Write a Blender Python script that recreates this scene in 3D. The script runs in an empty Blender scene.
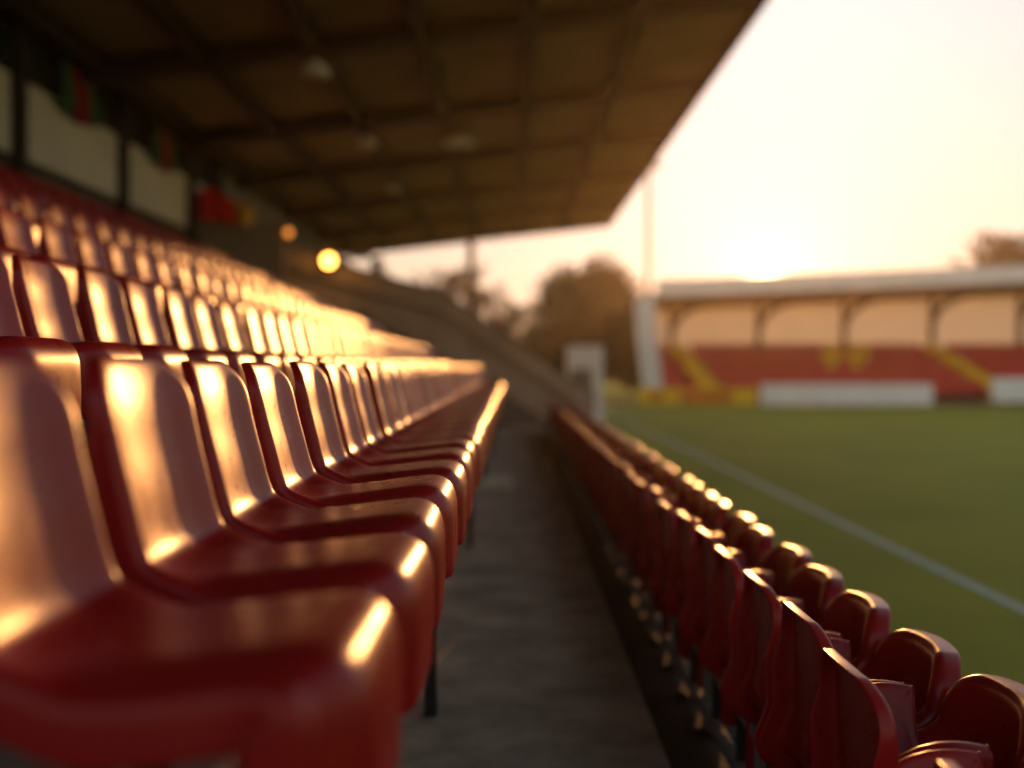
import bpy, bmesh, math, random
from mathutils import Vector, Matrix, noise
R = math.radians
random.seed(7)
S = bpy.context.scene
COL = S.collection

# ------------------------------------------------------------------ camera
CAMZ = 1.40                      # metres above the walkway
F_PX = 1100.0
cam = bpy.data.cameras.new('camera')
camo = bpy.data.objects.new('camera', cam)
COL.objects.link(camo)
camo.location = (0, 0, CAMZ)
camo.rotation_euler = (R(90 - 0.94), 0, 0)
cam.sensor_width = 36.0
cam.lens = 36.0 * F_PX / 1024
cam.clip_start = 0.05
cam.clip_end = 3000
cam.dof.use_dof = True
cam.dof.focus_distance = 2.75
cam.dof.aperture_fstop = 0.92
S.camera = camo

# ------------------------------------------------------------------ light
SUN_EL, SUN_AZ = 7.2, 12.9       # azimuth clockwise from +Y
sd = Vector((math.sin(R(SUN_AZ)) * math.cos(R(SUN_EL)), math.cos(R(SUN_AZ)) * math.cos(R(SUN_EL)), math.sin(R(SUN_EL))))
W = bpy.data.worlds.new('World')
S.world = W
W.use_nodes = True
nt = W.node_tree
for n in list(nt.nodes):
    nt.nodes.remove(n)
wout = nt.nodes.new('ShaderNodeOutputWorld')
sky = nt.nodes.new('ShaderNodeTexSky')
sky.sky_type = 'NISHITA'
sky.sun_disc = False
sky.sun_elevation = R(SUN_EL)
sky.sun_rotation = R(SUN_AZ)
sky.air_density = 1.0
sky.dust_density = 0.15
sky.ozone_density = 0.6
bg = nt.nodes.new('ShaderNodeBackground')
bg.inputs['Strength'].default_value = 0.15
# soft shoulder on the sky's brightness: c / (1 + c/limit), with a warm evening tint
def vm(op, a, b):
    n = nt.nodes.new('ShaderNodeVectorMath'); n.operation = op
    for i, q in enumerate((a, b)):
        if isinstance(q, tuple): n.inputs[i].default_value = q
        else: nt.links.new(q, n.inputs[i])
    return n.outputs[0]
SKY_LIMIT = 0.35 / 0.15
q = vm('MULTIPLY', sky.outputs[0], (1 / SKY_LIMIT,) * 3)
den = vm('POWER', vm('ADD', vm('MULTIPLY', q, q), (1.0, 1.0, 1.0)), (0.5, 0.5, 0.5))
capped = vm('DIVIDE', sky.outputs[0], den)
# evening tint: peach along the horizon, paler above
tc = nt.nodes.new('ShaderNodeTexCoord')
sp = nt.nodes.new('ShaderNodeSeparateXYZ'); nt.links.new(tc.outputs['Generated'], sp.inputs[0])
tint = nt.nodes.new('ShaderNodeValToRGB')
tint.color_ramp.elements[0].position = 0.05; tint.color_ramp.elements[0].color = (1.0, 0.73, 0.50, 1)
tint.color_ramp.elements[1].position = 0.30; tint.color_ramp.elements[1].color = (1.0, 0.92, 0.89, 1)
nt.links.new(sp.outputs['Z'], tint.inputs['Fac'])
nt.links.new(vm('MULTIPLY', capped, tint.outputs['Color']), bg.inputs['Color'])
# hazy aureole round the low sun (part of the sky itself)
dt = nt.nodes.new('ShaderNodeVectorMath'); dt.operation = 'DOT_PRODUCT'
nrm = nt.nodes.new('ShaderNodeVectorMath'); nrm.operation = 'NORMALIZE'
nt.links.new(tc.outputs['Generated'], nrm.inputs[0])
nt.links.new(nrm.outputs[0], dt.inputs[0])
sunv = Vector((math.sin(R(SUN_AZ)) * math.cos(R(3.92)), math.cos(R(SUN_AZ)) * math.cos(R(3.92)), math.sin(R(3.92))))
dt.inputs[1].default_value = sunv
mx = nt.nodes.new('ShaderNodeMath'); mx.operation = 'MAXIMUM'; mx.inputs[1].default_value = 0
nt.links.new(dt.outputs['Value'], mx.inputs[0])
shader = bg.outputs[0]
for power, strength, colr in ((20, 0.11, (1.0, 0.95, 0.96)), (250, 0.10, (1.0, 0.86, 0.68)), (1800, 0.5, (1.0, 0.60, 0.22)), (14000, 14, (1.0, 0.70, 0.30))):
    pw = nt.nodes.new('ShaderNodeMath'); pw.operation = 'POWER'; pw.inputs[1].default_value = power
    nt.links.new(mx.outputs[0], pw.inputs[0])
    ml = nt.nodes.new('ShaderNodeMath'); ml.operation = 'MULTIPLY'; ml.inputs[1].default_value = strength
    nt.links.new(pw.outputs[0], ml.inputs[0])
    b2 = nt.nodes.new('ShaderNodeBackground'); b2.inputs['Color'].default_value = (*colr, 1)
    nt.links.new(ml.outputs[0], b2.inputs['Strength'])
    ad = nt.nodes.new('ShaderNodeAddShader')
    nt.links.new(shader, ad.inputs[0]); nt.links.new(b2.outputs[0], ad.inputs[1])
    shader = ad.outputs[0]
nt.links.new(shader, wout.inputs['Surface'])

sun = bpy.data.lights.new('sun', 'SUN')
sun.energy = 0.95
sun.angle = R(0.6)
sun.color = (1.0, 0.42, 0.12)
suno = bpy.data.objects.new('sun', sun)
COL.objects.link(suno)
suno.location = sd * 60
suno.rotation_euler = sd.to_track_quat('Z', 'Y').to_euler()

S.view_settings.view_transform = 'Standard'
S.view_settings.look = 'None'
S.view_settings.gamma = 1.0
S.view_settings.use_curve_mapping = False
S.view_settings.exposure = 1.45
S.cycles.max_bounces = 6
S.cycles.diffuse_bounces = 3
S.cycles.glossy_bounces = 3
S.cycles.sample_clamp_indirect = 6.0
try:
    S.cycles.use_denoising = True
except Exception:
    pass

# ------------------------------------------------------------------ helpers
class MB:
    """collects geometry, links it as one mesh object"""
    def __init__(self):
        self.v, self.f, self.m = [], [], []
    def add(self, vs, fs, mi=0):
        o = len(self.v)
        self.v += [tuple(p) for p in vs]
        for f in fs:
            self.f.append(tuple(i + o for i in f)); self.m.append(mi)
        return self
    def box(self, x0, x1, y0, y1, z0, z1, mi=0):
        vs = [(x0,y0,z0),(x1,y0,z0),(x1,y1,z0),(x0,y1,z0),(x0,y0,z1),(x1,y0,z1),(x1,y1,z1),(x0,y1,z1)]
        return self.add(vs, [(0,3,2,1),(4,5,6,7),(0,1,5,4),(1,2,6,5),(2,3,7,6),(3,0,4,7)], mi)
    def prism(self, poly, y0, y1, mi=0):
        """poly: list of (x,z), extruded along y"""
        n = len(poly)
        vs = [(x, y0, z) for x, z in poly] + [(x, y1, z) for x, z in poly]
        fs = [tuple(range(n)), tuple(range(2*n-1, n-1, -1))]
        for i in range(n):
            j = (i + 1) % n
            fs.append((i, i + n, j + n, j))
        return self.add(vs, fs, mi)
    def tube(self, pts, r, k=8, mi=0, cap=True):
        pts = [Vector(p) for p in pts]
        rs = r if isinstance(r, (list, tuple)) else [r] * len(pts)
        vs, fs = [], []
        up = Vector((0, 0, 1))
        for i, p in enumerate(pts):
            t = (pts[min(i+1, len(pts)-1)] - pts[max(i-1, 0)]).normalized()
            a = t.cross(up)
            if a.length < 1e-3: a = t.cross(Vector((1, 0, 0)))
            a.normalize(); b = t.cross(a)
            for q in range(k):
                an = 2 * math.pi * q / k
                vs.append(p + (a * math.cos(an) + b * math.sin(an)) * rs[i])
        for i in range(len(pts) - 1):
            for q in range(k):
                w = (q + 1) % k
                fs.append((i*k+q, i*k+w, (i+1)*k+w, (i+1)*k+q))
        if cap:
            fs.append(tuple(range(k))[::-1]); fs.append(tuple((len(pts)-1)*k + q for q in range(k)))
        return self.add(vs, fs, mi)
    def lathe(self, prof, c, k=16, mi=0):
        """prof: (r,z) rows round the vertical axis through c"""
        vs, fs = [], []
        for r, z in prof:
            for q in range(k):
                an = 2 * math.pi * q / k
                vs.append((c[0] + r * math.cos(an), c[1] + r * math.sin(an), c[2] + z))
        for i in range(len(prof) - 1):
            for q in range(k):
                w = (q + 1) % k
                fs.append((i*k+q, i*k+w, (i+1)*k+w, (i+1)*k+q))
        return self.add(vs, fs, mi)
    def mesh(self, name, mats, smooth=False, fix=True):
        me = bpy.data.meshes.new(name)
        me.from_pydata(self.v, [], self.f)
        mats = mats if isinstance(mats, (list, tuple)) else [mats]
        for m in mats: me.materials.append(m)
        if len(mats) > 1:
            me.polygons.foreach_set('material_index', self.m)
        if fix:
            bm = bmesh.new(); bm.from_mesh(me)
            bmesh.ops.recalc_face_normals(bm, faces=bm.faces)
            bm.to_mesh(me); bm.free()
        if smooth:
            me.polygons.foreach_set('use_smooth', [True] * len(me.polygons))
        me.update()
        return me
    def build(self, name, mats, parent=None, smooth=False, bevel=0.0, fix=True):
        o = bpy.data.objects.new(name, self.mesh(name, mats, smooth, fix))
        COL.objects.link(o)
        if parent is not None:
            o.parent = parent
            o.matrix_parent_inverse = Matrix.Translation(-Vector(parent.location)) if parent.parent is None else Matrix()
        if bevel:
            b = o.modifiers.new('bevel', 'BEVEL'); b.width = bevel; b.segments = 2; b.limit_method = 'ANGLE'
        return o

def tag(o, label=None, cat=None, group=None, kind=None):
    if label: o['label'] = label
    if cat: o['category'] = cat
    if group: o['group'] = group
    if kind: o['kind'] = kind
    return o
def empty(name, loc=(0, 0, 0)):
    o = bpy.data.objects.new(name, None); COL.objects.link(o); o.location = loc
    o.empty_display_size = 0.1
    return o

# ------------------------------------------------------------------ materials
def mat(name, base, rough=0.6, spec=0.5, metal=0.0, var=0.0, scale=4.0, bump=0.0, bscale=60.0, var2=None, rvar=0.0, coat=0.0, emit=None, estr=0.0, sub=0.0):
    m = bpy.data.materials.new(name); m.use_nodes = True
    t = m.node_tree; p = t.nodes['Principled BSDF']
    p.inputs['Base Color'].default_value = (*base, 1)
    p.inputs['Roughness'].default_value = rough
    p.inputs['Specular IOR Level'].default_value = spec
    p.inputs['Metallic'].default_value = metal
    p.inputs['Coat Weight'].default_value = coat
    p.inputs['Coat Roughness'].default_value = 0.12
    if emit:
        p.inputs['Emission Color'].default_value = (*emit, 1); p.inputs['Emission Strength'].default_value = estr
    if sub:
        p.inputs['Subsurface Weight'].default_value = sub
    c = t.nodes.new('ShaderNodeTexCoord')
    if var or var2 or rvar:
        n1 = t.nodes.new('ShaderNodeTexNoise'); n1.inputs['Scale'].default_value = scale; n1.inputs['Detail'].default_value = 6; n1.inputs['Roughness'].default_value = 0.62
        t.links.new(c.outputs['Object'], n1.inputs['Vector'])
        if var or var2:
            rp = t.nodes.new('ShaderNodeValToRGB')
            rp.color_ramp.elements[0].position = 0.32; rp.color_ramp.elements[1].position = 0.68
            lo = var2 if var2 else tuple(x * (1 - var) for x in base)
            hi = base if var2 else tuple(min(1, x * (1 + var)) for x in base)
            rp.color_ramp.elements[0].color = (*lo, 1); rp.color_ramp.elements[1].color = (*hi, 1)
            t.links.new(n1.outputs['Fac'], rp.inputs['Fac']); t.links.new(rp.outputs['Color'], p.inputs['Base Color'])
        if rvar:
            mr = t.nodes.new('ShaderNodeMapRange')
            mr.inputs['From Min'].default_value = 0.3; mr.inputs['From Max'].default_value = 0.7
            mr.inputs['To Min'].default_value = rough - rvar; mr.inputs['To Max'].default_value = rough + rvar
            t.links.new(n1.outputs['Fac'], mr.inputs['Value']); t.links.new(mr.outputs[0], p.inputs['Roughness'])
    if bump:
        n2 = t.nodes.new('ShaderNodeTexNoise'); n2.inputs['Scale'].default_value = bscale; n2.inputs['Detail'].default_value = 4
        t.links.new(c.outputs['Object'], n2.inputs['Vector'])
        b = t.nodes.new('ShaderNodeBump'); b.inputs['Strength'].default_value = bump; b.inputs['Distance'].default_value = 0.01
        t.links.new(n2.outputs['Fac'], b.inputs['Height']); t.links.new(b.outputs[0], p.inputs['Normal'])
    return m

M = {}
M['red'] = mat('red_plastic', (0.26, 0.009, 0.009), 0.31, 0.25, var=0.06, scale=14, bump=0.05, bscale=700, rvar=0.06)
_t = M['red'].node_tree; _p = _t.nodes['Principled BSDF']
_oi = _t.nodes.new('ShaderNodeObjectInfo'); _mr = _t.nodes.new('ShaderNodeMapRange')
_mr.inputs['To Min'].default_value = 0.80; _mr.inputs['To Max'].default_value = 1.12
_src = _p.inputs['Base Color'].links[0].from_socket
_hs = _t.nodes.new('ShaderNodeHueSaturation')
_t.links.new(_oi.outputs['Random'], _mr.inputs['Value']); _t.links.new(_mr.outputs[0], _hs.inputs['Value'])
_t.links.new(_src, _hs.inputs['Color']); _t.links.new(_hs.outputs['Color'], _p.inputs['Base Color'])
M['steel'] = mat('galvanised_steel', (0.20, 0.195, 0.185), 0.8, 0.2, 0.0, var=0.2, scale=8)
M['darksteel'] = mat('dark_painted_steel', (0.03, 0.03, 0.03), 0.75, 0.15, 0.0, var=0.2, scale=6)
M['concrete'] = mat('concrete', (0.30, 0.27, 0.235), 0.85, 0.3, var2=(0.17, 0.15, 0.13), scale=2.2, bump=0.5, bscale=28)
M['palestair'] = mat('pale_concrete', (0.44, 0.38, 0.32), 0.85, 0.3, var2=(0.30, 0.26, 0.22), scale=1.2, bump=0.4, bscale=20)
M['walk'] = mat('walkway_concrete', (0.46, 0.37, 0.28), 0.7, 0.35, var2=(0.20, 0.16, 0.12), scale=2.6, bump=0.3, bscale=24)
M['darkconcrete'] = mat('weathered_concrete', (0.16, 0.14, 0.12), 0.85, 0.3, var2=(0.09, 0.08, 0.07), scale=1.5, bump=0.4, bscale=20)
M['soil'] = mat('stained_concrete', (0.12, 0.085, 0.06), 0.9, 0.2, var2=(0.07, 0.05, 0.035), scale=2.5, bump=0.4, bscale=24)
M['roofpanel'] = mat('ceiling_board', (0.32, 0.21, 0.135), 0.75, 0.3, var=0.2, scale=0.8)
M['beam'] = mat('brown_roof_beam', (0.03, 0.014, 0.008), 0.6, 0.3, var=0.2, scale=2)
M['white'] = mat('white_paint', (0.84, 0.83, 0.80), 0.55, 0.4, var=0.08, scale=1.2)
M['cream'] = mat('cream_panel', (0.62, 0.56, 0.46), 0.65, 0.3, var=0.1, scale=1.0)
M['wallpanel'] = mat('pale_wall_panel', (0.60, 0.59, 0.52), 0.7, 0.3, var=0.12, scale=0.9)
M['wall'] = mat('grey_wall', (0.20, 0.19, 0.17), 0.8, 0.3, var=0.2, scale=0.8)
M['glass'] = mat('dark_window_glass', (0.02, 0.03, 0.025), 0.12, 0.5)
M['redcloth'] = mat('red_cloth', (0.62, 0.018, 0.03), 0.8, 0.2, var=0.15, scale=5)
M['darkredcloth'] = mat('dark_red_cloth', (0.22, 0.012, 0.015), 0.85, 0.15)
M['yellowcloth'] = mat('yellow_cloth', (0.55, 0.33, 0.03), 0.8, 0.2)
M['greencloth'] = mat('green_cloth', (0.03, 0.10, 0.05), 0.8, 0.2)
M['yellow'] = mat('yellow_paint', (0.85, 0.52, 0.02), 0.6, 0.3, var=0.1, scale=2)
M['orange'] = mat('orange_paint', (0.65, 0.20, 0.02), 0.6, 0.3, var=0.1, scale=2)
M['farred'] = mat('faded_red_plastic', (0.62, 0.03, 0.028), 0.5, 0.4, var=0.12, scale=1)
M['farroof'] = mat('pale_roof_sheet', (0.60, 0.58, 0.55), 0.5, 0.4, var=0.08, scale=0.7)
M['brick'] = mat('brown_timber', (0.11, 0.055, 0.03), 0.7, 0.3)
M['line'] = mat('pitch_line_paint', (0.46, 0.48, 0.39), 0.9, 0.1, var=0.12, scale=6)
M['bark'] = mat('bark', (0.09, 0.065, 0.045), 0.9, 0.2, var=0.3, scale=4)
M['lamp'] = mat('glint_glow', (0.9, 0.5, 0.2), 0.4, 0.4, emit=(1.0, 0.36, 0.05), estr=7)  # glow of the added ball that imitates a sun glint on the handrail
M['sheet'] = mat('translucent_cream_sheet', (0.74, 0.68, 0.58), 0.6, 0.3, var=0.08, scale=0.8)
_t = M['sheet'].node_tree; _p = _t.nodes['Principled BSDF']
_tr = _t.nodes.new('ShaderNodeBsdfTranslucent'); _tr.inputs['Color'].default_value = (0.72, 0.68, 0.62, 1)
_mx = _t.nodes.new('ShaderNodeMixShader'); _mx.inputs[0].default_value = 0.5
_t.links.new(_p.outputs[0], _mx.inputs[1]); _t.links.new(_tr.outputs[0], _mx.inputs[2])
_t.links.new(_mx.outputs[0], [n for n in _t.nodes if n.type == 'OUTPUT_MATERIAL'][0].inputs['Surface'])
M['dimglint'] = mat('dim_glint_glow', (0.8, 0.4, 0.15), 0.4, 0.4, emit=(1.0, 0.30, 0.05), estr=0.6)  # weaker glow for the second added handrail glint
def leafmat(name, a, b):
    m = mat(name, a, 0.6, 0.3, var2=b, scale=0.9)
    p = m.node_tree.nodes['Principled BSDF']
    return m
M['leaf'] = leafmat('leaf', (0.042, 0.062, 0.014), (0.020, 0.033, 0.009))
# grass: mown sheet
g = bpy.data.materials.new('grass'); g.use_nodes = True
t = g.node_tree; p = t.nodes['Principled BSDF']
c = t.nodes.new('ShaderNodeTexCoord')
n1 = t.nodes.new('ShaderNodeTexNoise'); n1.inputs['Scale'].default_value = 0.35; n1.inputs['Detail'].default_value = 8
n2 = t.nodes.new('ShaderNodeTexNoise'); n2.inputs['Scale'].default_value = 45; n2.inputs['Detail'].default_value = 5
t.links.new(c.outputs['Object'], n1.inputs['Vector']); t.links.new(c.outputs['Object'], n2.inputs['Vector'])
mxn = t.nodes.new('ShaderNodeMath'); mxn.operation = 'MULTIPLY_ADD'; mxn.inputs[1].default_value = 0.45
t.links.new(n2.outputs['Fac'], mxn.inputs[0]); 
ms = t.nodes.new('ShaderNodeMath'); ms.operation = 'MULTIPLY'; ms.inputs[1].default_value = 0.55
t.links.new(n1.outputs['Fac'], ms.inputs[0]); t.links.new(ms.outputs[0], mxn.inputs[2])
rp = t.nodes.new('ShaderNodeValToRGB')
rp.color_ramp.elements[0].position = 0.3; rp.color_ramp.elements[0].color = (0.17, 0.18, 0.008, 1)
rp.color_ramp.elements[1].position = 0.7; rp.color_ramp.elements[1].color = (0.33, 0.31, 0.018, 1)
t.links.new(mxn.outputs[0], rp.inputs['Fac']); t.links.new(rp.outputs['Color'], p.inputs['Base Color'])
p.inputs['Roughness'].default_value = 0.85; p.inputs['Specular IOR Level'].default_value = 0.2
bp = t.nodes.new('ShaderNodeBump'); bp.inputs['Strength'].default_value = 0.8; bp.inputs['Distance'].default_value = 0.03
t.links.new(n2.outputs['Fac'], bp.inputs['Height']); t.links.new(bp.outputs[0], p.inputs['Normal'])
M['grass'] = g

# ------------------------------------------------------------------ ground and pitch
PITCH = -0.50
def struct(name, mb, m, **k):
    return tag(mb.build(name, m, **k), kind='structure')
struct('ground', MB().box(-700, 700, -60, 1500, PITCH - 0.6, PITCH - 0.02), M['grass'])
struct('pitch', MB().box(2.35, 62, -30, 52.5, PITCH - 0.3, PITCH), M['grass'])
LX = 3.98
struct('touchline', MB().box(LX - 0.06, LX + 0.06, -20, 50, PITCH - 0.02, PITCH + 0.004), M['line'])
struct('goal_line', MB().box(LX + 0.07, 60, 49.9, 50.02, PITCH - 0.02, PITCH + 0.004), M['line'])
wk = MB()
for k in range(12):
    wk.box(-0.60, 0.56, -4 + 2.45 * k + .006, -4 + 2.45 * (k + 1) - .006 if k < 11 else 25.3, -0.6, 0.0 - 0.004 * (k % 2))
struct('walkway', wk, M['walk'], bevel=0.012)
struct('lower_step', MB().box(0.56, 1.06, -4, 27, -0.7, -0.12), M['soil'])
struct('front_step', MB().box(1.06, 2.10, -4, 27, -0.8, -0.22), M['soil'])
struct('perimeter_path', MB().box(2.10, 2.35, -30, 60, -0.8, PITCH + 0.03), M['concrete'])
struct('end_path', MB().box(-30, 62, 52.5, 58, PITCH - 0.3, PITCH + 0.01), M['soil'])

# ------------------------------------------------------------------ grandstand
# back-top of the seats of each row: X, z
ROWS = [(-0.63, CAMZ)]
for i in range(1, 7):
    ROWS.append((-0.63 - i, CAMZ + 0.36 + 0.45 * (i - 1)))
SEAT_H = 0.735                    # back top above the tread
Y_END = 22.4
stand = empty('grandstand', (-4, 12, 0))
tag(stand, 'long covered grandstand with stepped concrete terraces under a dark sloping roof', 'grandstand')
tm = MB()
poly = []
treads = [z - SEAT_H for x, z in ROWS]
xf = [x + 0.20 for x, z in ROWS]      # front edge of each terrace
xf[0] = -0.47
for i in range(7):
    x1 = xf[i]; x0 = xf[i + 1] if i < 6 else -7.3
    tm.box(x0 + (0.0 if i == 6 else 0.001), x1, -2.5, 25.2, -0.6, treads[i])
terr = tm.build('terrace', M['concrete'], stand, bevel=0.015)

# roof
ROOF_X0, ROOF_Z0, ROOF_X1, ROOF_Z1 = -7.6, CAMZ + 5.02, 4.2, CAMZ + 6.3
WX = -7.3
RY0, RY1 = -3.0, 48.0
def rz(x): return ROOF_Z0 + (x - ROOF_X0) / (ROOF_X1 - ROOF_X0) * (ROOF_Z1 - ROOF_Z0)
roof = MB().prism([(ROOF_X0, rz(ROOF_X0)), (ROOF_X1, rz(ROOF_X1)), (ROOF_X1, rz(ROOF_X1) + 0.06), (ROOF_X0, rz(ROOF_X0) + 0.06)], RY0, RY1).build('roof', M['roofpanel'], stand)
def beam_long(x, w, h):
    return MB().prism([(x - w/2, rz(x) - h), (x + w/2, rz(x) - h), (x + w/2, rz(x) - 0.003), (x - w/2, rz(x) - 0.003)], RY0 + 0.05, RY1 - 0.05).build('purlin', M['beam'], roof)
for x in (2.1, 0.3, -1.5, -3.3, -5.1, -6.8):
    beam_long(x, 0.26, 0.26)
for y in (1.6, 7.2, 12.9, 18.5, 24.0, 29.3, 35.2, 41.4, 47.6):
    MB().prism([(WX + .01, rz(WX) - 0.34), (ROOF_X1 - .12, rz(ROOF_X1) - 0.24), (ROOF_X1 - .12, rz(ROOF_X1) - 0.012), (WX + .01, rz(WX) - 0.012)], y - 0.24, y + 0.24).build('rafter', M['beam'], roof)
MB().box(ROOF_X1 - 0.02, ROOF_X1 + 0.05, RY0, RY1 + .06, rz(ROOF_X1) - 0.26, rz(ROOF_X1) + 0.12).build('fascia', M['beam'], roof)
MB().prism([(ROOF_X0, rz(ROOF_X0) - .25), (ROOF_X1 - .03, rz(ROOF_X1) - .25), (ROOF_X1 - .03, rz(ROOF_X1) + .1), (ROOF_X0, rz(ROOF_X0) + .1)], RY1 + 0.003, RY1 + 0.06).build('end_fascia', M['beam'], roof)

# back wall of the stand

wall = MB().box(WX - 0.25, WX, -2.5, 47.1, -0.6, rz(WX) - 0.035).build('back_wall', M['wall'], stand)
posts = [3.2, 7.5, 11.8, 16.1, 20.4, 24.7, 27.0]
for y in posts:
    MB().box(WX + 0.003, WX + 0.2, y - 0.11, y + 0.11, treads[6] + .003 if y < 25 else -0.4, rz(WX) - 0.03).build('wall_post', M['darksteel'], wall)
for a, b in zip(posts[:-1], posts[1:]):
    MB().box(WX + 0.003, WX + 0.06, a + 0.16, b - 0.16, CAMZ + 3.08, CAMZ + 4.22).build('wall_panel', M['wallpanel'], wall)
    wd = MB().box(WX + 0.003, WX + 0.04, a + 0.16, b - 0.16, CAMZ + 4.28, CAMZ + 4.92).build('window', M['glass'], wall)
    for k in range(5):
        yy = a + 0.16 + (b - a - 0.32) * k / 4
        MB().box(WX + 0.042, WX + 0.075, yy - 0.03, yy + 0.03, CAMZ + 4.28, CAMZ + 4.92).build('mullion', M['darksteel'], wd)
MB().box(WX + 0.003, WX + 0.12, -2, 26.8, CAMZ + 2.94, CAMZ + 3.03).build('wall_rail', M['darksteel'], wall)
# end gable beyond the far posts, with an opening to the sky
gb = MB()
gy = 47.2
for (xa, xb, za, zb) in ((WX, -6.98, -.6, 6.0), (-6.05, -5.55, -.6, 6.05), (-6.98, -6.05, -.6, CAMZ + 3.9), (-6.98, -6.05, CAMZ + 5.0, 6.0)):
    gb.box(xa + .002, xb, gy, gy + .25, za, zb)
gb.build('end_wall', M['wall'], stand)
# columns at the far end
for x, y in ((-1.72, 46.5),):
    MB().box(x - 0.16, x + 0.16, y - 0.16, y + 0.16, PITCH, rz(x) - 0.32).build('roof_column', M['beam'], stand)

# banners hung in front of the windows and over the parapet
def cloth(name, pts_fn, nu, nv, mats, label, cat, thick=0.012, mi_fn=None):
    mb = MB(); vs = []; fs = []
    for i in range(nu + 1):
        for j in range(nv + 1):
            vs.append(pts_fn(i / nu, j / nv))
    o = len(mb.v); mb.v += vs
    for i in range(nu):
        for j in range(nv):
            a = i * (nv + 1) + j
            mb.f.append((a, a + 1, a + nv + 2, a + nv + 1)); mb.m.append(mi_fn(i / nu, j / nv) if mi_fn else 0)
    ob = mb.build(name, mats, smooth=True)
    s = ob.modifiers.new('thick', 'SOLIDIFY'); s.thickness = thick; s.offset = 0
    return tag(ob, label, cat)
for k, y in enumerate((18.2, 22.6)):
    y0 = y
    def fn(u, v, y0=y0):
        return (WX + 0.16 + 0.05 * math.sin(u * 17 + v * 3), y0 - 0.8 + 1.6 * u, CAMZ + 4.95 - v * (0.95 - 0.2 * abs(u - .5)))
    cloth('pennant', fn, 24, 8, [M['greencloth'], M['darkredcloth']],
          ('red and green pennant on the dark upper windows nearest the camera', 'smaller red and green pennant on the upper windows beside the second wall post')[k], 'pennant', mi_fn=lambda u, v: 1 if .3 < u < .7 else 0)

# ------------------------------------------------------------------ flank stair at the far end of the seats
fl = empty('flank_stair', (-2.5, 26, 0))
tag(fl, 'dark sloping concrete stair block closing the far end of the seat rows', 'stair')
FY = 25.4
def px(x, y, d): return ((x - 513) * d / F_PX, CAMZ + (366 - y) * d / F_PX)
top = [px(596, 398, FY), px(440, 292, FY), px(388, 280, FY), px(190, 218, FY)]
polyA = [(top[0][0], -0.6)] + top + [(top[-1][0], -0.6)]
MB().prism(polyA, FY + .3, FY + 4.4).build('stair_core', M['palestair'], fl)
# near parapet with a paler coping
par = [(x, z + 0.02) for x, z in top]
low = [(x, z - 0.42) for x, z in top]
MB().prism(par[:] + low[::-1], FY + .12, FY + .298).build('parapet', M['palestair'], fl, bevel=0.02)
cop = [(x, z + 0.09) for x, z in top]; cpl = [(x, z + 0.024) for x, z in top]
MB().prism(cop + cpl[::-1], FY + .06, FY + .36).build('coping', M['darkconcrete'], fl, bevel=0.015)
# steps on the camera side, from the walkway up to the terraces
st = MB()
ns = 16
for k in range(ns):
    x1 = 1.2 - k * 0.30; z1 = 0.02 + k * 0.175
    st.box(x1 - 0.30, x1 - .001, FY - 0.02, FY + .10, -0.6, z1)
st.build('step', M['darkconcrete'], fl)
rail = MB()
rp_ = [px(334, 266, FY)[:1] + (FY,) + px(334, 266, FY)[1:], px(330, 256, FY)[:1] + (FY,) + px(330, 256, FY)[1:], px(290, 229, FY)[:1] + (FY,) + px(290, 229, FY)[1:], px(278, 224, FY)[:1] + (FY,) + px(278, 224, FY)[1:]]
rail.tube(rp_, 0.028, 8)
for xx, yt, yb in ((322, 250, 276), (300, 236, 268), (284, 226, 262)):
    (xa, za), (xb, zb) = px(xx, yt, FY), px(xx, yb, FY)
    rail.tube([(xa, FY, zb), (xa, FY, za)], 0.02, 6)
rail.build('handrail', M['darksteel'], fl, smooth=True)
# two added glowing balls in place of sun glints on the handrail
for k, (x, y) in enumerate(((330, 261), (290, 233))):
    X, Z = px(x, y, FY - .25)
    l = empty('added_glint', (X, FY - .25, Z))
    tag(l, ('added amber glow ball as handrail sun glint, the lower and brighter of the two', 'added dim amber glow ball as handrail sun glint, the upper of the two')[k], 'lamp', 'added glints on the stair block')
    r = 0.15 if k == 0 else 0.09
    MB().lathe([(0.001, -r), (r * .7, -r * .7), (r, 0), (r * .7, r * .7), (0.001, r)], (X, FY - .25, Z), 12).build('glint_ball', M['lamp' if k == 0 else 'dimglint'], l, smooth=True)
    MB().tube([(X, FY - .25 + r * .8, Z), (X, FY - .25 + r * .8 + .05, Z)], r * 1.15, 12).build('glint_base', M['darksteel'], l, smooth=True)
    MB().box(X - .03, X + .03, FY - .14, FY + .3, Z - .03, Z + .03).build('glint_bracket', M['darksteel'], l)

# red banner with yellow end on the parapet near the back wall
BX, BZ = px(213, 205, 25.0)
def fnb(u, v):
    x = BX - 0.65 + 1.6 * u
    hump = 0.36 * math.exp(-((u - .4) / .28) ** 2)
    zt = BZ + 0.05 + hump - 0.1 * u
    return (x, 24.9 - 0.08 * math.sin(u * 23) * (0.4 + v) - .1 * v, zt - v * (0.45 + hump * .8))
cloth('draped_flag', fnb, 40, 10, [M['redcloth'], M['yellowcloth']], 'bright red flag with yellow end draped over the parapet below the back wall', 'flag', mi_fn=lambda u, v: 1 if u > .76 else 0)
blk = MB()
bx0, bz0 = px(185, 222, 25.0); bx1, bz1 = px(262, 222, 25.0)
blk.box(-7.28, bx1 + .5, 25.23, 25.45, 2.0, bz0 + .05)
tag(blk.build('parapet_wall', M['wall'], bevel=0.02), 'low grey wall carrying the red flag at the top of the terraces', 'wall')

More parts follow.
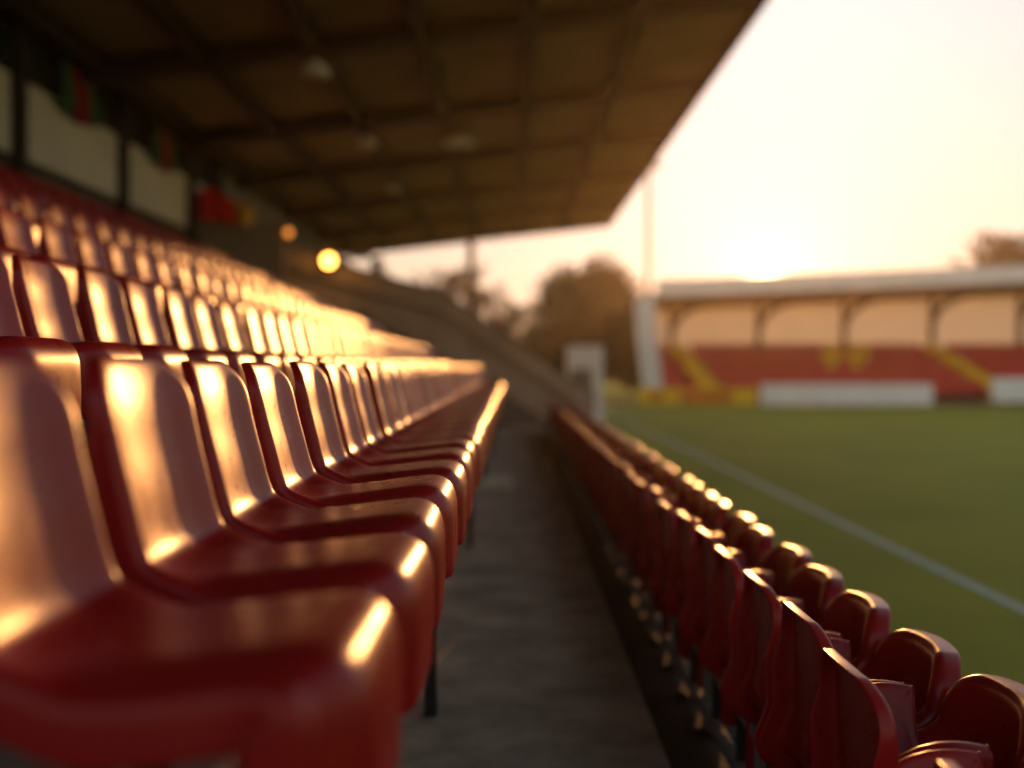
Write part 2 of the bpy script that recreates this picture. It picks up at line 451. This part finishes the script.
# ------------------------------------------------------------------ ceiling lamps
lampspots = [(317, 75), (460, 130), (368, 146), (395, 186), (365, 20)]
names_l = ['white dome lamp under the roof, the brightest and largest one', 'wide flat white lamp under the middle of the roof', 'dim small dome lamp under the roof behind the brightest one', 'faint dome lamp deep under the roof, farthest of the lamps', 'dark dome lamp at the top edge of the roof view']
for k, (x, y) in enumerate(lampspots[:4]):
    d = (17.0, 26.5, 24.0, 32)[k]
    X = (x - 513) * d / F_PX; Z = CAMZ + (366 - y) * d / F_PX
    zt = rz(X) - 0.02
    Z = min(Z, zt - .35)
    lp = empty('ceiling_lamp', (X, d, Z)); tag(lp, names_l[k], 'lamp', 'lamps under the stand roof')
    MB().tube([(X, d, Z + .15), (X, d, zt)], 0.02, 6).build('stem', M['darksteel'], lp)
    rr = 0.24 if k != 1 else 0.42
    MB().lathe([(0.05, .2), (rr * .5, .16), (rr * .9, .05), (rr, 0.0), (rr * .96, -.015), (rr*.5, -.03), (0.001, -.035)], (X, d, Z), 20).build('lamp_shade', M['white'], lp, smooth=True)

# ------------------------------------------------------------------ the moulded seat
def smooth_profile(cps, n):
    P = [Vector((a, b)) for a, b in cps]
    P = [P[0] * 2 - P[1]] + P + [P[-1] * 2 - P[-2]]
    dense = []
    for i in range(1, len(P) - 2):
        for k in range(14):
            t = k / 14
            a, b, c, d = P[i-1], P[i], P[i+1], P[i+2]
            dense.append(0.5 * ((2*b) + (c-a)*t + (2*a-5*b+4*c-d)*t*t + (3*b-a-3*c+d)*t**3))
    dense.append(P[-2])
    L = [0]
    for i in range(1, len(dense)): L.append(L[-1] + (dense[i] - dense[i-1]).length)
    out = []; j = 0
    for k in range(n):
        s = L[-1] * k / (n - 1)
        while j < len(L) - 2 and L[j+1] < s: j += 1
        f = (s - L[j]) / max(1e-9, L[j+1] - L[j])
        out.append(dense[j].lerp(dense[j+1], f))
    return out, L[-1]

def seat_shell(name, zmap=lambda z: z, hw=0.214, crown=0.012, rc=0.06, xs=1.0, bucket=False):
    cps = [(0.227, 0.225), (0.229, 0.290), (0.229, 0.350), (0.226, 0.395), (0.208, 0.432), (0.172, 0.447), (0.120, 0.444), (0.06, 0.437), (0.0, 0.430), (-0.07, 0.423), (-0.13, 0.418), (-0.158, 0.420),
           (-0.182, 0.434), (-0.197, 0.470), (-0.212, 0.53), (-0.230, 0.60), (-0.246, 0.67), (-0.260, 0.718)]
    if bucket:
        cps = [(0.00, 0.36), (0.002, 0.42), (0.0, 0.49), (-0.018, 0.545), (-0.05, 0.562), (-0.10, 0.553), (-0.15, 0.552), (-0.185, 0.572),
               (-0.212, 0.62), (-0.232, 0.68), (-0.248, 0.74), (-0.260, 0.800)]
    cps = [(-0.26 + (x + 0.26) * xs, zmap(z)) for x, z in cps]
    N = 46
    prof, L = smooth_profile(cps, N)
    ts = [L * k / (N - 1) for k in range(N)]
    def tan(i):
        a = prof[max(0, i-1)]; b = prof[min(N-1, i+1)]
        return (b - a).normalized()
    V = [-1, -.94, -.85, -.74, -.62, -.48, -.32, -.16, 0, .16, .32, .48, .62, .74, .85, .94, 1]
    Mv = len(V)
    def sm(a, b, x):
        x = max(0, min(1, (x - a) / (b - a))); return x * x * (3 - 2 * x)
    def half(i):
        t = ts[i]
        # slight waist, narrower back
        h = hw - 0.014 * sm(.22, .36, t / L) - 0.018 * sm(.45, .75, t / L)
        q = L - t
        if q < rc:
            h = h - rc + math.sqrt(max(0, rc*rc - (rc - q) ** 2)) * 1.0
        # crown of the top edge handled by z offset
        return h
    mb = MB()
    idx = {}
    grid = []
    P2 = {}
    for i in range(N):
        T = tan(i); nn = Vector((T.y, -T.x))       # outward: front of the lip, top of the pan, sitter side of the back
        t = ts[i] / L
        amp = 1.0 * sm(0.54, 0.68, t)
        h = half(i)
        row = []
        for j, v in enumerate(V):
            y = h * v
            a = abs(y) / hw
            b = amp * (0.024 * (a / 0.82) ** 2 + 0.006 * sm(0.45, 0.8, a))
            # lip: rounds down to the sides a little
            if bucket:
                b = (0.25 * sm(.20, .36, t) * (1 - .86 * sm(.58, .85, t)) + .03) * min(1, a) ** 2.4
            else:
                b -= 0.018 * (1 - sm(0.5, 0.62, t)) * sm(0.5, 1.0, a) ** 1.6
            p = prof[i] + nn * b
            if not bucket: p = p - Vector((0.030 * (1 - sm(.28, .45, t)) * sm(.62, 1.0, a) ** 2, 0))
            up = crown * (1 - a ** 2) * sm(0.86, 1.0, t)
            row.append(Vector((p.x, y, p.y + up)))
        grid.append((row, T, nn))
    for row, T, nn in grid:
        mb.v += [tuple(p) for p in row]
    for i in range(N - 1):
        for j in range(Mv - 1):
            a = i * Mv + j
            mb.f.append((a, a + 1, a + Mv + 1, a + Mv)); mb.m.append(0)
    # border: left side up, over the top, right side down
    border = [(i, 0) for i in range(N)] + [(N - 1, j) for j in range(1, Mv - 1)] + [(i, Mv - 1) for i in range(N - 1, -1, -1)]
    uv = [(half(i) * V[j], ts[i]) for i, j in border]
    prev = [i * Mv + j for i, j in border]
    nb = len(border)
    outs = []
    for k in range(nb):
        a = uv[max(0, k-1)]; b = uv[min(nb-1, k+1)]
        tx, ty = b[0] - a[0], b[1] - a[1]
        l = math.hypot(tx, ty)
        o = (-ty / l, tx / l)
        i, j = border[k]
        _, T, nn = grid[i]
        out3 = Vector((T.x * o[1], o[0], T.y * o[1]))
        outs.append((out3, Vector((nn.x, 0, nn.y))))
    rad = 0.034 if bucket else 0.020 if crown < .02 else 0.026
    rings = [(rad * math.sin(R(a)), rad * (1 - math.cos(R(a)))) for a in (18, 36, 54, 72, 90)] + [(rad + .001, rad + .010), (rad + .002, rad + .030), (rad + .0035, rad + .050)]
    def shallow(k):            # the rolled edge is shallower along the top of the back
        q = (ts[border[k][0]] / L)
        return 1 - (.15 if bucket else 0.66 if crown < .02 else 0.48) * sm(0.80, 0.97, q)
    for ri, (ro, rd) in enumerate(rings):
        cur = []
        for k in range(nb):
            i, j = border[k]
            base = grid[i][0][j]
            out3, n3 = outs[k]
            cur.append(len(mb.v))
            mb.v.append(tuple(base + out3 * ro - n3 * rd * shallow(k)))
        for k in range(nb - 1):
            mb.f.append((prev[k], prev[k+1], cur[k+1], cur[k])); mb.m.append(0)
        prev = cur
    me = mb.mesh(name, M['red'], smooth=True)
    ob = bpy.data.objects.new(name, me); COL.objects.link(ob)
    s = ob.modifiers.new('s', 'SOLIDIFY'); s.thickness = 0.005; s.offset = -1
    sb = ob.modifiers.new('b', 'SUBSURF'); sb.levels = 1; sb.render_levels = 1
    dg = bpy.context.evaluated_depsgraph_get()
    baked = bpy.data.meshes.new_from_object(ob.evaluated_get(dg))
    bpy.data.objects.remove(ob)
    baked.polygons.foreach_set('use_smooth', [True] * len(baked.polygons))
    return baked

shell_me = seat_shell('seat_shell')
high_me = seat_shell('tall_seat_shell', zmap=lambda z: 0.815 - (0.735 - z) * 1.36, crown=0.030, rc=0.065, xs=0.30, hw=0.228)
bucket_me = seat_shell('bucket_seat_shell', crown=0.030, rc=0.065, hw=0.230, bucket=True)

def bracket_mesh(seat_z, foot_z, high):
    """floor post with a T-shaped arm under the pan"""
    b = MB()
    px_ = -0.05 if not high else -0.20
    b.tube([(px_, 0, 0.0), (px_, 0, seat_z - 0.03)], 0.024, 10)
    b.box(px_ - .08, px_ + .08, -0.06, 0.06, 0.001, 0.012)
    x_a, x_b = (-0.16, 0.14) if not high else (-0.235, -0.14)
    for yy in (-0.13, 0.13):
        b.tube([(x_a, yy, seat_z - .015), (x_b, yy, seat_z + .005)], 0.014, 8)
    b.tube([(px_, -0.2, seat_z - .035), (px_, 0.2, seat_z - .035)], 0.018, 8)
    return b.mesh('seat_bracket', M['darksteel'], smooth=False)
br_lo = bracket_mesh(0.365, 0, False)
br_hi = bracket_mesh(0.335, 0, True)
br_bk = bracket_mesh(0.52, 0, True)

ORD = ['first','second','third','fourth','fifth','sixth','seventh','eighth','ninth','tenth','eleventh','twelfth','thirteenth','fourteenth','fifteenth','sixteenth','seventeenth','eighteenth','nineteenth','twentieth','twenty-first','twenty-second','twenty-third','twenty-fourth','twenty-fifth','twenty-sixth','twenty-seventh','twenty-eighth','twenty-ninth','thirtieth']
proto = {}
def make_seat(kind):
    r = empty('stadium_seat')
    s = bpy.data.objects.new('seat_shell', {'low': shell_me, 'high': high_me, 'bucket': bucket_me}[kind]); COL.objects.link(s); s.parent = r
    b = bpy.data.objects.new('seat_bracket', br_lo if kind == 'low' else br_hi if kind == 'high' else br_bk); COL.objects.link(b); b.parent = r
    return r
def place_seat(kind, loc, label, group, rot=0.0, tilt=0.0):
    if kind not in proto:
        proto[kind] = make_seat(kind); r = proto[kind]
    else:
        src = proto[kind]
        r = src.copy(); COL.objects.link(r)
        for ch in src.children:
            c = ch.copy(); COL.objects.link(c); c.parent = r
    r.location = loc
    r.rotation_euler = (0, tilt, rot)
    r.scale = (1, 1, 1)
    tag(r, label, 'seat', group)
    return r

PITCHY = 0.5
rng = random.Random(3)
rowname = ['lowest left row', 'second row up on the left', 'third row up on the left', 'fourth row up on the left', 'fifth row up on the left', 'sixth row up on the left', 'top row on the left']
first = 1.275                      # centre of the nearest seat of the lowest row
ny = int((Y_END - 0.25 - first) / PITCHY) + 1
total = 0
for i, (bxx, bz) in enumerate(ROWS):
    ys = [first + PITCHY * k for k in range(ny)]
    # only seats the photograph shows
    ys = [y for y in ys if (bxx + 0.48) * F_PX / (y + .25) > -530]
    n = len(ys)
    for k, y in enumerate(ys):
        near, far = k, n - 1 - k
        if i == 0 and k < 4:
            lab = ('large red seat nearest the camera in the lowest left row', 'glossy red seat just behind the nearest one in the lowest left row',
                   'sharply focused red seat, third from the camera in the lowest left row', 'red seat just beyond the sharp one, fourth in the lowest left row')[k]
        elif near <= far:
            lab = 'glossy red seat, %s from %s in the %s' % (ORD[near], 'the camera' if i == 0 else 'the left edge', rowname[i])
        else:
            lab = 'glossy red seat, %s from the far end in the %s' % (ORD[far] if far else 'first', rowname[i])
        place_seat('low', (bxx + 0.26 + rng.uniform(-.004, .004), y + rng.uniform(-.004, .004), bz - SEAT_H), lab, 'seats in the rising left rows', R(rng.uniform(-1.0, 1.0)), R(rng.uniform(-1.0, 1.0)))
        total += 1
# rows A and B between the walkway and the pitch
AX, AZ, BXX, BZZ = 0.78, CAMZ - 0.68, 1.15, CAMZ - 0.78
for nm, bxx, bz, far0, cnt in (('right row beside the walkway', AX, AZ, 2.22, 45), ('right row beside the pitch', BXX, BZZ, 2.34, 45)):
    ys = [far0 - 0.225 + PITCHY * k for k in range(cnt)]
    if bxx == AX: ys[0] -= 0.22
    ys = [y for y in ys if y < 23.4]
    n = len(ys)
    for k, y in enumerate(ys):
        far = n - 1 - k
        lab = 'dark red seat, %s from the %s in the %s' % (ORD[min(k, far)], 'camera' if k <= far else 'far end', nm)
        front = bxx == AX
        place_seat('high' if front else 'bucket', (bxx + (0.26 if front else -0.26) + rng.uniform(-.006, .006), y + rng.uniform(-.008, .008), bz - 0.84 + rng.uniform(-.006, .006)), lab, 'seats in the two right rows', R(rng.uniform(-1.5, 1.5) + (0 if front else 180)), R(rng.uniform(-1.5, 1.5)))
        total += 1
print('SEATS', total)

# steel rails that carry the right-hand rows, on short posts
def seat_rail(x, z0, ht, y0, y1, label, step=1.0):
    r = empty('seat_rail', (x, y0, z0)); tag(r, label, 'rail')
    MB().box(x - 0.025, x + 0.025, y0, y1, z0 + ht - .05, z0 + ht).build('beam', M['steel'], r, bevel=0.006)
    MB().box(x - 0.04, x + 0.01, y0, y1, z0 + 0.04, z0 + .075).build('ground_rail', M['steel'], r, bevel=0.006)
    y = y0 + .2
    while y < y1:
        MB().box(x - 0.018, x + 0.018, y - .018, y + .018, z0, z0 + ht - .052).build('post', M['steel'], r)
        y += step
seat_rail(AX + 0.06, -0.12, 0.30, 1.5, 23.5, 'grey steel rail on posts under the right seat row beside the walkway', 1.0)
seat_rail(BXX + 0.06, -0.22, 0.30, 1.5, 23.5, 'grey steel rail on posts under the right seat row beside the pitch', 1.0)
# posts carrying the front of the lowest left row
r = empty('front_support', (-0.36, 8.4, 0)); tag(r, 'dark steel posts and rail under the front edge of the lowest left row', 'support')
MB().box(-0.355, -0.31, 1.0, 22.3, 0.50, 0.56).build('beam', M['darksteel'], r)
for y in (4.4, 8.5, 12.6, 16.7, 20.8):
    MB().box(-0.352, -0.302, y - .03, y + .03, 0.0, 0.498).build('post', M['darksteel'], r)
tag(MB().box(-0.44, 0.0, 12.3, 12.9, 0.001, 0.11).build('step_block', M['cream'], bevel=0.015), 'pale block on the walkway floor by the far left seats', 'step')

# ------------------------------------------------------------------ pale barrier at the end of the right rows
D = 30.0
def P3(x, y, d): return ((x - 513) * d / F_PX, CAMZ + (366 - y) * d / F_PX)
x0, zt = P3(568, 346, D); x1, _ = P3(604, 346, D)
b = empty('barrier', ((x0 + x1) / 2, D, PITCH)); tag(b, 'pale grey metal barrier with a solid top beyond the right seat rows', 'barrier')
MB().box(x0, x1, D, D + .5, zt - .62, zt).build('top_panel', M['white'], b, bevel=0.03)
MB().box(x1 - .28, x1 - .002, D + .02, D + .12, PITCH, zt - .622).build('post', M['white'], b)
MB().box(x0 + .002, x0 + .12, D + .02, D + .12, PITCH, zt - .622).build('post', M['white'], b)
MB().box(x0 + .13, x1 - .29, D + .05, D + .09, PITCH + .02, zt - .622).build('lower_panel', M['wall'], b)

# ------------------------------------------------------------------ far stand behind the goal
FD = 55.0
s = FD / F_PX
def FP(x, y, d=FD): return ((x - 513) * d / F_PX, CAMZ + (366 - y) * d / F_PX)
fs = empty('far_stand', (20, FD, PITCH)); tag(fs, 'low far stand behind the goal with red seats, cream back wall and pale roof', 'stand')
xl = FP(662, 0)[0]; xr = 40.0
def rise(x): return (x - xl) * 0.040            # roof line climbs to the right
zr0 = FP(0, 297)[1]                            # fascia underside at the left
rowsn = 9
# terrace
tb = MB()
z0 = FP(0, 392)[1]; z1 = FP(0, 347)[1]
yb0, yb1 = FD + 1.0, FD + 7.0
for k in range(rowsn):
    ya = yb0 + (yb1 - yb0) * k / rowsn
    zz = z0 - .45 + (z1 - z0) * (k + 0) / rowsn * (FD + 5) / FD
    tb.box(xl + .1, xr, ya, yb1, PITCH - .3, zz)
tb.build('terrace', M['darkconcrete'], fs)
# back wall
bw = MB(); bw.add([(xl + .1, yb1 + .4, PITCH - .3), (xr, yb1 + .4, PITCH - .3), (xr, yb1 + .4, zr0 - .28 + rise(xr)), (xl + .1, yb1 + .4, zr0 - .28)], [(0, 1, 2, 3)])
bwo = bw.build('back_wall', M['sheet'], fs)
# roof sheet and fascia
def slab(ya, yb, za, zb, dz, name, m, parent, x0_=None):
    xa = xl - .3 if x0_ is None else x0_
    v = []
    for x in (xa, xr):
        v += [(x, ya, za + rise(x)), (x, yb, zb + rise(x)), (x, yb, zb + dz + rise(x)), (x, ya, za + dz + rise(x))]
    return MB().add(v, [(0,1,2,3),(4,5,6,7),(0,1,5,4),(1,2,6,5),(2,3,7,6),(3,0,4,7)]).build(name, m, parent)
rf = slab(FD - .4, yb1 + .9, zr0 + .06, zr0 - .30, .12, 'roof', M['brick'], fs)
slab(FD - .52, FD - .403, zr0 - .02, zr0 - .02, .85, 'fascia', M['white'], rf)
# columns with curved braces
for xpix in (692, 790, 886, 985, 1084, 1180):
    x = FP(xpix, 0)[0]
    co = MB().box(x - .13, x + .13, yb1 - .3, yb1 + .0, PITCH, zr0 - .26 + rise(x)).build('column', M['brick'], fs)
    cb = MB()
    pts = []
    for k in range(9):
        a = k / 8 * math.pi / 2
        pts.append((x + 1.9 * (1 - math.cos(a)), yb1 - .3 - 2.0 * (1 - math.cos(a)), zr0 - 1.75 + rise(x) + 1.65 * math.sin(a)))
    cb.tube(pts, 0.19, 6)
    cb.build('brace', M['brick'], co, smooth=True)
    pass
# curved pale gable end
gp = MB(); ppts = []
for k in range(9):
    a = k / 8
    ppts.append((FD - .3 + 7.4 * a, zr0 + .1 + .5 * a))
n = len(ppts)
lowz = PITCH
vs = []
for k in range(9):
    u = k / 8
    zz = lowz + (zr0 + .2 - lowz) * u
    bow = -0.55 * math.sin(u * math.pi * .5) + .1
    for yy in (FD - .3, yb1 + .5):
        vs.append((xl + .0 + bow, yy, zz)); vs.append((xl + .1 + bow, yy, zz))
fcs = []
for k in range(8):
    a = k * 4; c_ = a + 4
    fcs += [(a, a+2, c_+2, c_), (a+1, c_+1, c_+3, a+3), (a, c_, c_+1, a+1), (a+2, a+3, c_+3, c_+2)]
gp.add(vs, fcs)
gp.build('gable_panel', M['white'], fs, smooth=False)
# yellow gangways
def gang(xp, slant):
    gmb = MB()
    for k in range(rowsn * 2):
        u0 = k / (rowsn * 2)
        ya = yb0 + (yb1 - yb0) * u0 - .02
        zz = z0 - .30 + (z1 - z0) * u0 * (FD + 5) / FD
        xc = FP(xp, 0)[0] - slant * u0
        gmb.box(xc - .48, xc + .48, ya, ya + (yb1 - yb0) / rowsn / 2, zz - .5, zz + .45)
    gmb.build('gangway', M['yellow'], fs)
gang(718, 1.1); gang(1012, 1.6); gang(1150, 1.6)
# far seats, one uncountable mass (the 300 that show largest are the near ones)
sm_ = MB()
for k in range(rowsn):
    ya = yb0 + (yb1 - yb0) * k / rowsn
    zz = z0 - .45 + (z1 - z0) * k / rowsn * (FD + 5) / FD
    x = xl + .5
    while x < 33:
        u = k / rowsn
        skip = any(abs(x - (FP(xp, 0)[0] - sl * u)) < .70 for xp, sl in ((718, 1.1), (1012, 1.6), (1150, 1.6)))
        if not skip:
            ix = 513 + x * F_PX / ya; iy = 366 - (zz + .62 - CAMZ) * F_PX / ya
            yel = any(((ix - ax) / 12) ** 2 + ((iy - ay) / 12) ** 2 < 1 for ax, ay in ((835, 357), (862, 355)))
            mi = 1 if yel else 0
            sm_.box(x - .2, x + .2, ya + .05, ya + .42, zz + .34, zz + .42, mi)
            sm_.prism([(x - .2, zz + .42), (x + .2, zz + .42), (x + .2, zz + .78), (x + .13, zz + .84), (x - .13, zz + .84), (x - .2, zz + .78)], ya + .40, ya + .46, mi)
        x += .46
o = sm_.build('far_seats', [M['farred'], M['yellow']])
tag(o, 'rows of small red seats with yellow ones forming marks in the far stand', 'seats', kind='stuff')

# advertising boards along the end of the pitch
def board(xa, xb, ya, yb, d, m, label, bands=None):
    X0, zt = FP(xa, ya, d); X1, zb = FP(xb, yb, d)
    zb = max(PITCH + .02, zb)
    r = empty('advertising_board', ((X0 + X1) / 2, d, PITCH)); tag(r, label, 'board', 'boards round the pitch')
    MB().box(X0, X1, d, d + .06, zb, zt).build('panel', m, r, bevel=.01)
    k = X0 + .3
    while k < X1:
        MB().box(k - .03, k + .03, d + .065, d + .12, PITCH, zt - .05).build('post', M['steel'], r)
        k += 2.4
    if bands:
        for (u0, u1, v0, v1, mm) in bands:
            MB().box(X0 + (X1 - X0) * u0, X0 + (X1 - X0) * u1, d - .012, d - .002, zb + (zt - zb) * v0, zb + (zt - zb) * v1).build('stripe', mm, r)
board(640, 758, 388, 408, 52.9, M['yellow'], 'yellow and orange board, leftmost below the far stand', [(.35, .8, .1, .9, M['orange']), (.1, .2, .2, .8, M['orange'])])
board(762, 934, 384, 407, 52.8, M['white'], 'long plain white board in the middle below the far stand')
board(993, 1100, 378, 402, 52.8, M['white'], 'plain white board at the right edge below the far stand')

# ------------------------------------------------------------------ floodlight mast
fx, fzt = FP(649, 168, 78)
fm = empty('floodlight_mast', (fx, 78, PITCH)); tag(fm, 'tall thin floodlight mast beside the far stand', 'floodlight')
MB().tube([(fx, 78, PITCH), (fx, 78, fzt)], [.20, .14], 10).build('mast', M['darksteel'], fm, smooth=True)
hd = MB().box(fx - .9, fx + .9, 77.9, 78.1, fzt - .1, fzt + .05).build('crossbar', M['darksteel'], fm)
for dx in (-.6, 0, .6):
    MB().add([(fx+dx-.25, 77.5, fzt-.15), (fx+dx+.25, 77.5, fzt-.15), (fx+dx+.25, 77.9, fzt+.05), (fx+dx-.25, 77.9, fzt+.05), (fx+dx-.2, 77.7, fzt+.35), (fx+dx+.2, 77.7, fzt+.35), (fx+dx+.2, 78.0, fzt+.4), (fx+dx-.2, 78.0, fzt+.4)],
             [(0,1,2,3),(4,5,6,7),(0,1,5,4),(1,2,6,5),(2,3,7,6),(3,0,4,7)]).build('floodlight_head', M['steel'], fm)

# ------------------------------------------------------------------ trees
def leafy_tree(cx, cy, base, height, width, n, seed, label):
    rg = random.Random(seed)
    r = empty('broadleaf_tree', (cx, cy, base)); tag(r, label, 'tree', 'trees beyond the ground')
    tr = MB()
    tr.tube([(cx, cy, base), (cx + .1, cy, base + height * .25), (cx, cy + .1, base + height * .6)], [width * .04, width * .03, width * .012], 8)
    for k in range(9):
        a = rg.uniform(0, 6.28); zb = base + height * rg.uniform(.2, .5)
        e = Vector((cx + math.cos(a) * width * .33, cy + math.sin(a) * width * .33, zb + height * rg.uniform(.1, .3)))
        tr.tube([(cx, cy, zb), tuple(e)], [width * .015, width * .005], 6)
    tr.build('trunk', M['bark'], r, smooth=True)
    clumps = []
    for k in range(80):
        u = rg.uniform(-1, 1); a = rg.uniform(0, 6.28); q = rg.uniform(.02, 1) ** .5
        rr = math.sqrt(max(0, 1 - u * u)) * q
        z = base + height * (.56 + .40 * u * q)
        wfac = 1.0 if u < 0.1 else 1 - .35 * u
        clumps.append((Vector((cx + math.cos(a) * rr * width * .42 * wfac, cy + math.sin(a) * rr * width * .42 * wfac, z)), width * rg.uniform(.09, .17)))
    cr = MB()
    for k in range(n):
        c_, rad = clumps[rg.randrange(len(clumps))]
        d = Vector((rg.gauss(0, 1), rg.gauss(0, 1), rg.gauss(0, 1))); d.normalize()
        p_ = c_ + d * rad * rg.uniform(.5, 1.05)
        if p_.z < base + height * .06: continue
        s_ = rg.uniform(.10, .22)
        a_ = Vector((rg.gauss(0, 1), rg.gauss(0, 1), rg.gauss(0, 1))).normalized() * s_
        b_ = a_.cross(d).normalized() * s_ * .7
        cr.add([p_ - a_, p_ - b_, p_ + a_, p_ + b_], [(0, 1, 2, 3)])
    cr.build('crown', M['leaf'], r, fix=False)
    return r
tx, tz = FP(590, 264, 72)
leafy_tree(tx, 72, PITCH, tz - PITCH, 10.4, 24000, 4, 'round dark leafy tree left of the far stand')
tx, tz = FP(545, 330, 80)
leafy_tree(tx, 80, PITCH, tz - PITCH, 6.5, 9000, 9, 'lower bushy tree left of the round leafy tree')
tx, tz = FP(632, 345, 76)
leafy_tree(tx, 76, PITCH, tz - PITCH, 4.6, 6000, 12, 'low dark bush between the round tree and the far stand')

def bare_tree(cx, cy, base, height, seed, label, spread=.48):
    rg = random.Random(seed)
    r = empty('bare_tree', (cx, cy, base)); tag(r, label, 'tree', 'bare trees beyond the ground')
    tr = MB(); tw = MB()
    def grow(p, d, l, rad, depth):
        mid = p + d * l * .5 + Vector((rg.uniform(-1, 1), rg.uniform(-1, 1), 0)) * l * .05
        e = p + d * l
        (tr if depth < 2 else tw).tube([p, mid, e], [rad, rad * .85, rad * .65], 6 if depth < 3 else 4, cap=False)
        if depth >= 6: return
        for k in range(3 if depth < 4 else 2 + (rg.random() < .5)):
            nd = (d + Vector((rg.uniform(-1, 1), rg.uniform(-1, 1), rg.uniform(-.35, .6))) * spread).normalized()
            grow(p + d * l * rg.uniform(.65, 1), nd, l * rg.uniform(.62, .8), rad * .70, depth + 1)
    grow(Vector((cx, cy, base)), Vector((0, 0, 1)), height * .3, height * .028, 0)
    tr.build('trunk', M['bark'], r, smooth=True)
    tw.build('branches', M['bark'], r, smooth=True)
for (xp, yp, d, sd_, lab) in ((447, 272, 92, 1, 'bare tree beyond the stair block, left of the roof column'), (492, 290, 96, 2, 'slim bare tree seen right of the roof column'),
                         (518, 305, 88, 3, 'small bare tree beside the bushy trees'), (1000, 240, 95, 5, 'bare tree rising behind the far stand roof'), (1034, 236, 98, 6, 'bare tree at the right edge behind the far stand roof'), (415, 285, 97, 8, 'bare tree at the left end of the gap under the roof')):
    X, Z = FP(xp, yp, d)
    bare_tree(X, d, PITCH, (Z - PITCH) * 1.32, sd_, lab)
# distant hedge and wood edge along the horizon
def hedge_row(x0, x1, d, h, n, seed):
    rg = random.Random(seed); mb = MB()
    for k in range(n):
        x = rg.uniform(x0, x1)
        hh = h * (.7 + .45 * noise.noise(Vector((x * .12, seed, 0))) + .2 * noise.noise(Vector((x * .5, seed, 3))))
        z = PITCH + hh * rg.random() ** .6
        p_ = Vector((x, d + rg.uniform(-1.5, 1.5), z)); s_ = rg.uniform(.15, .35)
        a_ = Vector((rg.gauss(0, 1), rg.gauss(0, 1), rg.gauss(0, 1))).normalized() * s_
        b_ = a_.cross(Vector((rg.gauss(0, 1), rg.gauss(0, 1), rg.gauss(0, 1)))).normalized() * s_ * .7
        mb.add([p_ - a_, p_ - b_, p_ + a_, p_ + b_], [(0, 1, 2, 3)])
    return mb.build('distant_woodland', M['leaf'], fix=False)
tag(hedge_row(-45, 60, 118, 5.5, 22000, 21), 'low band of far trees and hedge along the horizon', 'woodland', kind='stuff')

# ------------------------------------------------------------------ warm evening haze
hz = bpy.data.materials.new('haze'); hz.use_nodes = True
t = hz.node_tree
for n in list(t.nodes):
    if n.type != 'OUTPUT_MATERIAL': t.nodes.remove(n)
pv = t.nodes.new('ShaderNodeVolumePrincipled')
pv.inputs['Color'].default_value = (1.0, 0.84, 0.62, 1)
pv.inputs['Density'].default_value = 0.0006
pv.inputs['Anisotropy'].default_value = 0.8
t.links.new(pv.outputs[0], [n for n in t.nodes if n.type == 'OUTPUT_MATERIAL'][0].inputs['Volume'])
tag(MB().box(-701, 701, -61, 1501, PITCH - 1.6, 22).build('haze', hz), kind='stuff')
